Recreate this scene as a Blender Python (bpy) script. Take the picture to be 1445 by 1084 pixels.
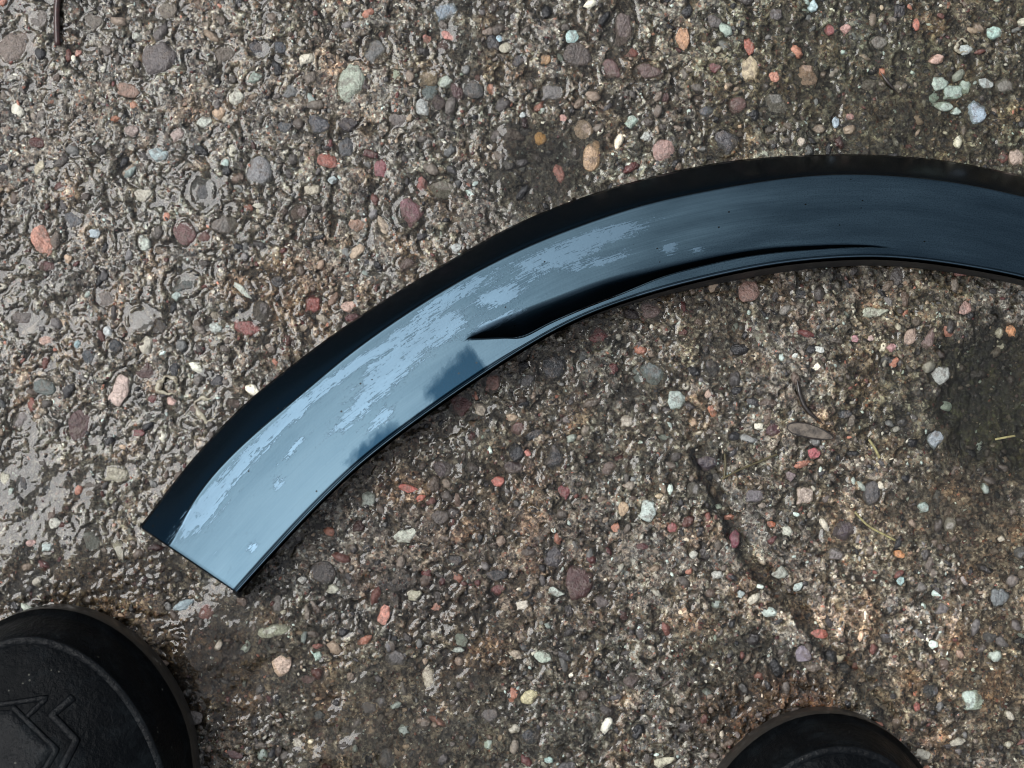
import bpy, bmesh, math
import numpy as np
from mathutils import Vector, Matrix
from mathutils.bvhtree import BVHTree

for o in list(bpy.data.objects):
    bpy.data.objects.remove(o, do_unlink=True)
S = bpy.context.scene
COL = S.collection
R = math.radians

# ------------------------------------------------------------------ camera
H = 0.70                      # height of the camera over the slab
MM = 0.00032                  # metres of ground per pixel of the 1445 px photograph
cam = bpy.data.cameras.new('camera')
cam.sensor_width = 36.0
cam.lens = 36.0 * H / (1445 * MM)
cam.clip_start = 0.01
cam.clip_end = 200
cam.dof.use_dof = True
cam.dof.focus_distance = H - 0.014
cam.dof.aperture_fstop = 14.0
camo = bpy.data.objects.new('camera', cam)
camo.location = (0, 0, H)
COL.objects.link(camo)
S.camera = camo

# ------------------------------------------------------------------ sky and light
SUN_EL, SUN_AZ = 60.0, 288.0          # compass bearing, clockwise from +Y
w = bpy.data.worlds.new('World')
S.world = w
w.use_nodes = True
wn = w.node_tree
bg = wn.nodes['Background']
sky = wn.nodes.new('ShaderNodeTexSky')
sky.sky_type = 'NISHITA'
sky.sun_disc = False
sky.sun_elevation = R(SUN_EL)
sky.sun_rotation = R(SUN_AZ)
sky.air_density = 1.0
sky.dust_density = 3.0
sky.ozone_density = 1.0
hsv = wn.nodes.new('ShaderNodeHueSaturation')          # overcast: the same sky, greyer
hsv.inputs['Saturation'].default_value = 0.36
wn.links.new(sky.outputs[0], hsv.inputs['Color'])
wn.links.new(hsv.outputs[0], bg.inputs[0])
bg.inputs[1].default_value = 0.095
sun = bpy.data.lights.new('sun', 'SUN')
sun.energy = 1.5
sun.angle = R(36)
sun.color = (1.0, 1.0, 0.99)
suno = bpy.data.objects.new('sun', sun)
d = Vector((math.sin(R(SUN_AZ)) * math.cos(R(SUN_EL)), math.cos(R(SUN_AZ)) * math.cos(R(SUN_EL)), math.sin(R(SUN_EL))))
suno.rotation_euler = d.to_track_quat('Z', 'Y').to_euler()
suno.location = d * 5
COL.objects.link(suno)
vs = S.view_settings
vs.view_transform = 'Standard'
vs.look = 'None'
vs.gamma = 1.0
vs.exposure = 0.66
vs.use_curve_mapping = False
S.cycles.filter_width = 1.1

# ------------------------------------------------------------------ helpers
def P(px, py, z=0.0):
    """the point at height z that the photograph shows at pixel (px, py)"""
    k = (H - z) / H * MM
    return np.stack([(np.asarray(px, float) - 722.5) * k, (542.0 - np.asarray(py, float)) * k], -1)

def lin(c):
    c = np.asarray(c, float) / 255.0
    return np.where(c <= 0.04045, c / 12.92, ((c + 0.055) / 1.055) ** 2.4)

def np_mesh(name, v, faces_n, idx, smooth=True):
    """mesh from arrays; every face has faces_n corners"""
    me = bpy.data.meshes.new(name)
    v = np.ascontiguousarray(v, dtype=np.float32)
    idx = np.ascontiguousarray(idx, dtype=np.int32).ravel()
    nf = len(idx) // faces_n
    me.vertices.add(len(v)); me.vertices.foreach_set('co', v.ravel())
    me.loops.add(len(idx)); me.loops.foreach_set('vertex_index', idx)
    me.polygons.add(nf)
    me.polygons.foreach_set('loop_start', np.arange(0, nf * faces_n, faces_n, dtype=np.int32))
    me.polygons.foreach_set('loop_total', np.full(nf, faces_n, dtype=np.int32))
    me.polygons.foreach_set('use_smooth', np.full(nf, smooth, dtype=bool))
    me.update(calc_edges=True)
    return me

def attr_col(me, name, c):
    a = me.attributes.new(name, 'FLOAT_COLOR', 'POINT')
    c = np.asarray(c, np.float32)
    if c.shape[1] == 3:
        c = np.concatenate([c, np.ones((len(c), 1), np.float32)], 1)
    a.data.foreach_set('color', np.ascontiguousarray(c, np.float32).ravel())

def attr_f(me, name, f):
    a = me.attributes.new(name, 'FLOAT', 'POINT')
    a.data.foreach_set('value', np.ascontiguousarray(f, np.float32))

def link(name, me, mat=None, parent=None):
    o = bpy.data.objects.new(name, me)
    COL.objects.link(o)
    if mat is not None and not me.materials:
        me.materials.append(mat)
    if parent is not None:
        o.parent = parent
    return o

def tag(o, label, cat, group=None):
    o['label'] = label; o['category'] = cat
    if group: o['group'] = group
    return o

def gnoise(x, y, seed=0):
    """vectorised 2-D gradient noise, about -0.7..0.7"""
    xi = np.floor(x).astype(np.int64); yi = np.floor(y).astype(np.int64)
    xf = x - xi; yf = y - yi
    def g(ix, iy, fx, fy):
        h = (ix * 374761393 + iy * 668265263 + seed * 1442695041) & 0xFFFFFFFF
        h = ((h ^ (h >> 13)) * 1274126177) & 0xFFFFFFFF
        h = h ^ (h >> 16)
        a = (h & 0xFFFF) * (2 * math.pi / 65536.0)
        return np.cos(a) * fx + np.sin(a) * fy
    u = xf * xf * xf * (xf * (xf * 6 - 15) + 10)
    v = yf * yf * yf * (yf * (yf * 6 - 15) + 10)
    n0 = g(xi, yi, xf, yf) * (1 - u) + g(xi + 1, yi, xf - 1, yf) * u
    n1 = g(xi, yi + 1, xf, yf - 1) * (1 - u) + g(xi + 1, yi + 1, xf - 1, yf - 1) * u
    return n0 * (1 - v) + n1 * v

def sstep(a, b, x):
    t = np.clip((x - a) / (b - a), 0, 1)
    return t * t * (3 - 2 * t)

# ---- node helpers
def new_mat(name):
    m = bpy.data.materials.new(name); m.use_nodes = True
    nt = m.node_tree
    return m, nt, nt.nodes['Principled BSDF']

class NT:
    def __init__(s, nt): s.nt = nt
    def n(s, t, **kw):
        nd = s.nt.nodes.new(t)
        for k, v in kw.items(): setattr(nd, k, v)
        return nd
    def l(s, a, b): s.nt.links.new(a, b)
    def val(s, sock, v):
        if hasattr(v, 'is_output') or isinstance(v, bpy.types.NodeSocket): s.l(v, sock)
        else: sock.default_value = v
    def math(s, op, a, b=0.0, clamp=False):
        nd = s.n('ShaderNodeMath', operation=op, use_clamp=clamp)
        s.val(nd.inputs[0], a); s.val(nd.inputs[1], b)
        return nd.outputs[0]
    def mix(s, f, a, b, blend='MIX'):
        nd = s.n('ShaderNodeMix', data_type='RGBA', blend_type=blend)
        s.val(nd.inputs[0], f)
        for k, v in ((6, a), (7, b)):
            if isinstance(v, (tuple, list, np.ndarray)): nd.inputs[k].default_value = (*[float(q) for q in v[:3]], 1)
            else: s.l(v, nd.inputs[k])
        return nd.outputs[2]
    def noise(s, vec, scale, detail=3.0, rough=0.55, dist=0.0):
        nd = s.n('ShaderNodeTexNoise')
        nd.inputs['Scale'].default_value = scale; nd.inputs['Detail'].default_value = detail
        nd.inputs['Roughness'].default_value = rough; nd.inputs['Distortion'].default_value = dist
        if vec is not None: s.l(vec, nd.inputs['Vector'])
        return nd.outputs['Fac']
    def voro(s, vec, scale, feature='F1', rnd=1.0):
        nd = s.n('ShaderNodeTexVoronoi', feature=feature)
        nd.inputs['Scale'].default_value = scale; nd.inputs['Randomness'].default_value = rnd
        if vec is not None: s.l(vec, nd.inputs['Vector'])
        return nd
    def ramp(s, fac, stops, interp='LINEAR'):
        nd = s.n('ShaderNodeValToRGB'); cr = nd.color_ramp; cr.interpolation = interp
        while len(cr.elements) < len(stops): cr.elements.new(0.5)
        for e, (p, c) in zip(cr.elements, stops):
            e.position = p
            e.color = (c, c, c, 1) if not isinstance(c, (tuple, list, np.ndarray)) else (*[float(q) for q in c[:3]], 1)
        s.l(fac, nd.inputs[0])
        return nd.outputs[0]
    def attr(s, name):
        return s.n('ShaderNodeAttribute', attribute_name=name)
    def bump(s, h, strength, dist, nrm=None):
        nd = s.n('ShaderNodeBump')
        nd.inputs['Strength'].default_value = strength; nd.inputs['Distance'].default_value = dist
        s.l(h, nd.inputs['Height'])
        if nrm is not None: s.l(nrm, nd.inputs['Normal'])
        return nd.outputs[0]

# ------------------------------------------------------------------ materials
def mat_concrete():
    m, nt, b = new_mat('wet_concrete'); t = NT(nt)
    pos = t.n('ShaderNodeNewGeometry').outputs['Position']
    tint = t.attr('tint').outputs['Color']
    warp = t.n('ShaderNodeVectorMath', operation='ADD'); t.l(pos, warp.inputs[0])
    nz = t.n('ShaderNodeTexNoise'); nz.inputs['Scale'].default_value = 900; t.l(pos, nz.inputs['Vector'])
    sc = t.n('ShaderNodeVectorMath', operation='SCALE'); t.l(nz.outputs['Color'], sc.inputs[0]); sc.inputs['Scale'].default_value = 0.0009
    t.l(sc.outputs[0], warp.inputs[1])
    wp = warp.outputs[0]
    # cement paste: a mottled brown grey
    paste = t.ramp(t.noise(pos, 260, 4, 0.7), [(0.30, lin((34, 31, 28))), (0.42, lin((92, 85, 77))), (0.53, lin((140, 132, 122))), (0.70, lin((206, 200, 188)))])
    # sand grains, each cell one grain with a colour of its own
    pal = [(0.0, lin((58, 50, 46))), (0.12, lin((92, 78, 68))), (0.28, lin((126, 112, 100))), (0.42, lin((148, 120, 102))),
           (0.52, lin((104, 100, 98))), (0.64, lin((86, 60, 54))), (0.70, lin((166, 152, 138))), (0.80, lin((124, 128, 128))),
           (0.86, lin((214, 212, 202))), (0.93, lin((150, 98, 78))), (0.95, lin((26, 26, 29)))]
    v1 = t.voro(wp, 900); v2 = t.voro(wp, 430)
    def cellrnd(v):
        s_ = t.n('ShaderNodeSeparateColor'); t.l(v.outputs['Color'], s_.inputs[0]); return s_.outputs
    c1 = t.ramp(cellrnd(v1)[0], pal, 'CONSTANT'); c2 = t.ramp(cellrnd(v2)[0], pal, 'CONSTANT')
    col = t.mix(t.math('MULTIPLY', t.math('GREATER_THAN', cellrnd(v1)[1], 0.5), 0.75), paste, c1)
    col = t.mix(t.math('MULTIPLY', t.math('MULTIPLY', t.math('GREATER_THAN', cellrnd(v2)[1], 0.78), t.math('LESS_THAN', v2.outputs['Distance'], 0.42)), 0.8), col, c2)
    # grime held in the joints between grains
    pit = t.ramp(t.noise(pos, 520, 4, 0.65, 0.8), [(0.38, 1.0), (0.48, 0.0)])
    col = t.mix(t.math('MULTIPLY', pit, 0.8), col, lin((30, 26, 22)))
    col = t.mix(1.0, col, tint, 'MULTIPLY')
    t.l(col, b.inputs['Base Color'])
    b.inputs['Roughness'].default_value = 0.5
    b.inputs['Specular IOR Level'].default_value = 0.4
    film = t.ramp(t.noise(pos, 60, 3, 0.6), [(0.3, 0.5), (0.55, 1.0)])
    t.l(film, b.inputs['Coat Weight'])
    b.inputs['Coat Roughness'].default_value = 0.07
    b.inputs['Coat IOR'].default_value = 1.42
    nb = t.bump(t.noise(pos, 560, 3, 0.70), 1.0, 0.0018)
    t.l(nb, b.inputs['Normal'])
    t.l(nb, b.inputs['Coat Normal'])
    return m

def mat_stone(name, src):
    m, nt, b = new_mat(name); t = NT(nt)
    pos = t.n('ShaderNodeNewGeometry').outputs['Position']
    base = t.n('ShaderNodeObjectInfo').outputs['Color'] if src == 'object' else t.attr('col').outputs['Color']
    mot = t.ramp(t.noise(pos, 420, 3, 0.7, 0.6), [(0.25, 0.40), (0.45, 0.90), (0.6, 1.10), (0.8, 1.5)])
    hs = t.n('ShaderNodeHueSaturation'); hs.inputs['Saturation'].default_value = 0.88; hs.inputs['Value'].default_value = 1.08; t.l(base, hs.inputs['Color']); base = hs.outputs[0]
    col = t.mix(1.0, base, mot, 'MULTIPLY')
    if src == 'object':
        rnd = t.n('ShaderNodeObjectInfo').outputs['Random']
        off = t.n('ShaderNodeCombineXYZ'); t.l(t.math('MULTIPLY', rnd, 3.0), off.inputs[2])
        add = t.n('ShaderNodeVectorMath', operation='ADD'); t.l(pos, add.inputs[0]); t.l(off.outputs[0], add.inputs[1])
        vein = t.ramp(t.noise(add.outputs[0], 170, 4, 0.7, 2.5), [(0.46, 0.0), (0.495, 1.0), (0.53, 0.0)])
        col = t.mix(t.math('MULTIPLY', vein, 0.45), col, t.mix(0.5, lin((60, 44, 36)), base))
        dirt = t.ramp(t.noise(add.outputs[0], 260, 5, 0.75, 0.5), [(0.50, 0.0), (0.60, 1.0)])
        col = t.mix(t.math('MULTIPLY', dirt, 0.6), col, lin((98, 86, 76)))
        spk = t.voro(add.outputs[0], 900)
        sp = t.math('LESS_THAN', spk.outputs['Distance'], 0.22)
        col = t.mix(t.math('MULTIPLY', sp, 0.35), col, lin((40, 36, 34)))
    t.l(col, b.inputs['Base Color'])
    b.inputs['Roughness'].default_value = 0.42
    b.inputs['Coat Weight'].default_value = 1.0
    b.inputs['Coat Roughness'].default_value = 0.06
    b.inputs['Coat IOR'].default_value = 1.42
    nb = t.bump(t.noise(pos, 480, 3, 0.70), 1.0, 0.0016)
    t.l(nb, b.inputs['Normal'])
    t.l(nb, b.inputs['Coat Normal'])
    return m

def mat_water():
    m, nt, b = new_mat('water'); t = NT(nt)
    nt.nodes.remove(b)
    out = nt.nodes['Material Output']
    pos = t.n('ShaderNodeNewGeometry').outputs['Position']
    fr = t.n('ShaderNodeFresnel'); fr.inputs['IOR'].default_value = 1.40
    tr = t.n('ShaderNodeBsdfTransparent'); tr.inputs[0].default_value = (0.84, 0.84, 0.80, 1)
    gl = t.n('ShaderNodeBsdfGlossy'); gl.inputs['Roughness'].default_value = 0.03
    gl.inputs['Color'].default_value = (1, 1, 1, 1)
    nb = t.bump(t.noise(pos, 150, 2, 0.5), 0.25, 0.0010)
    t.l(nb, gl.inputs['Normal']); t.l(nb, fr.inputs['Normal'])
    mx = t.n('ShaderNodeMixShader')
    t.l(fr.outputs[0], mx.inputs[0]); t.l(tr.outputs[0], mx.inputs[1]); t.l(gl.outputs[0], mx.inputs[2])
    t.l(mx.outputs[0], out.inputs[0])
    return m

def mat_trim():
    """gloss black-blue painted plastic with a dried polish haze on its face"""
    m, nt, b = new_mat('trim_paint'); t = NT(nt)
    at = t.n('ShaderNodeUVMap', uv_map='trim')          # u along, v across, in metres
    uv = at.outputs[0]
    dens = t.attr('residue_glint').outputs['Fac']
    haze = t.attr('haze').outputs['Fac']
    mp = t.n('ShaderNodeMapping'); t.l(uv, mp.inputs[0]); mp.inputs['Rotation'].default_value = (0, 0, R(-12)); mp.inputs['Scale'].default_value = (120, 380, 1)
    n1 = t.noise(mp.outputs[0], 1.0, 6, 0.62, 0.5)
    mp2 = t.n('ShaderNodeMapping'); t.l(uv, mp2.inputs[0]); mp2.inputs['Rotation'].default_value = (0, 0, R(3)); mp2.inputs['Scale'].default_value = (16, 1300, 1)
    n2 = t.noise(mp2.outputs[0], 1.0, 3, 0.6)
    comb = t.math('ADD', t.math('MULTIPLY', n1, 0.44), t.math('MULTIPLY', n2, 0.32))
    comb = t.math('ADD', comb, t.math('MULTIPLY', t.noise(uv, 800, 3, 0.65), 0.24))
    f = t.math('ADD', comb, dens)
    mp4 = t.n('ShaderNodeMapping'); t.l(uv, mp4.inputs[0]); mp4.inputs['Rotation'].default_value = (0, 0, R(-5)); mp4.inputs['Scale'].default_value = (260, 2400, 1)
    scr = t.noise(mp4.outputs[0], 1.0, 3, 0.6)
    f = t.math('ADD', f, t.math('MULTIPLY', t.math('SUBTRACT', scr, 0.5), 0.30))
    res = t.ramp(f, [(0.970, 0.0), (1.0, 1.0)])          # crisp flakes of residue
    fine = t.noise(uv, 1500, 2, 0.6)
    hz = t.math('ADD', haze, t.math('MULTIPLY', t.math('SUBTRACT', fine, 0.5), 0.8))
    hzm = t.ramp(hz, [(0.64, 0.0), (0.82, 1.0)])
    smear = t.ramp(n2, [(0.3, 0.80), (0.7, 1.02)])
    mp3 = t.n('ShaderNodeMapping'); t.l(uv, mp3.inputs[0]); mp3.inputs['Rotation'].default_value = (0, 0, R(-8)); mp3.inputs['Scale'].default_value = (14, 60, 1)
    cloud = t.ramp(t.noise(mp3.outputs[0], 1.0, 4, 0.6), [(0.3, 0.60), (0.7, 1.22)])
    hzt = t.math('ADD', t.math('MULTIPLY', hzm, 0.35), t.math('MULTIPLY', haze, 0.65))
    hzs = t.math('MULTIPLY', t.math('MULTIPLY', hzt, smear), cloud)
    pits = t.voro(uv, 210)
    psel = t.n('ShaderNodeSeparateColor'); t.l(pits.outputs['Color'], psel.inputs[0])
    pit = t.math('MULTIPLY', t.math('LESS_THAN', pits.outputs['Distance'], 0.10), t.math('GREATER_THAN', psel.outputs[0], 0.86))
    paint = (0.003, 0.011, 0.020)
    col = t.mix(t.math('MULTIPLY', hzs, 0.95, True), paint, (0.050, 0.083, 0.108))
    col = t.mix(t.math('MULTIPLY', res, 0.85), col, (0.080, 0.128, 0.172))
    col = t.mix(pit, col, (0.01, 0.012, 0.014))
    t.l(col, b.inputs['Base Color'])
    b.inputs['Metallic'].default_value = 1.0
    rg = t.math('ADD', 0.24, t.math('MULTIPLY', hzs, 0.16))
    rg = t.math('ADD', rg, t.math('MULTIPLY', res, 0.04))
    t.l(rg, b.inputs['Roughness'])
    b.inputs['Coat Weight'].default_value = 0.04
    b.inputs['Coat Roughness'].default_value = 0.06
    nb = t.bump(t.math('ADD', t.math('MULTIPLY', res, 0.4), t.math('MULTIPLY', t.noise(uv, 900, 3, 0.6), 0.2)), 0.25, 0.0004)
    t.l(nb, b.inputs['Normal'])
    return m

def mat_rubber(name='boot_rubber', k=1.0, spec=0.045):
    m, nt, b = new_mat(name); t = NT(nt)
    pos = t.n('ShaderNodeTexCoord').outputs['Object']
    dust = t.ramp(t.noise(pos, 55, 6, 0.72, 0.3), [(0.50, 0.0), (0.74, 1.0)])
    col = t.mix(t.math('MULTIPLY', dust, 0.5), (0.0025 * k, 0.0032 * k, 0.004 * k), (0.016, 0.021, 0.024))
    v = t.voro(pos, 330)
    sc = t.n('ShaderNodeSeparateColor'); t.l(v.outputs['Color'], sc.inputs[0])
    spk = t.math('MULTIPLY', t.math('LESS_THAN', v.outputs['Distance'], 0.16), t.math('GREATER_THAN', sc.outputs[0], 0.93))
    col = t.mix(t.math('MULTIPLY', spk, 0.5), col, (0.14, 0.14, 0.12))
    t.l(col, b.inputs['Base Color'])
    t.l(t.ramp(t.noise(pos, 90, 4, 0.6), [(0.3, 0.26), (0.7, 0.46)]), b.inputs['Roughness'])
    b.inputs['Specular IOR Level'].default_value = spec
    t.l(t.bump(t.math('ADD', t.noise(pos, 420, 4, 0.65), t.math('MULTIPLY', t.noise(pos, 60, 3, 0.6), 2.0)), 0.5, 0.0016), b.inputs['Normal'])
    return m

def mat_plain(name, c, c2=None, rough=0.5, scale=300.0, coat=0.5):
    m, nt, b = new_mat(name); t = NT(nt)
    pos = t.n('ShaderNodeTexCoord').outputs['Object']
    c = lin(c); c2 = lin(c2) if c2 is not None else c * 0.5
    t.l(t.ramp(t.noise(pos, scale, 5, 0.65, 0.4), [(0.35, c2), (0.6, c)]), b.inputs['Base Color'])
    b.inputs['Roughness'].default_value = rough
    b.inputs['Coat Weight'].default_value = coat
    b.inputs['Coat Roughness'].default_value = 0.1
    t.l(t.bump(t.noise(pos, scale * 1.6, 3, 0.6), 0.5, 0.0008), b.inputs['Normal'])
    return m

M_CON = mat_concrete()
M_PEB = mat_stone('pebble_stone', 'object')
M_GRT = mat_stone('grit_stone', 'attr')
M_WAT = mat_water()
M_TRIM = mat_trim()
M_RUB = mat_rubber()
M_BACK = mat_plain('bare_black_plastic', (24, 25, 27), (16, 17, 18), 0.6, 200, 0.0)
M_SOLE = mat_plain('sole_rubber', (34, 30, 24), (20, 18, 15), 0.6, 120, 0.3)

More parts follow.
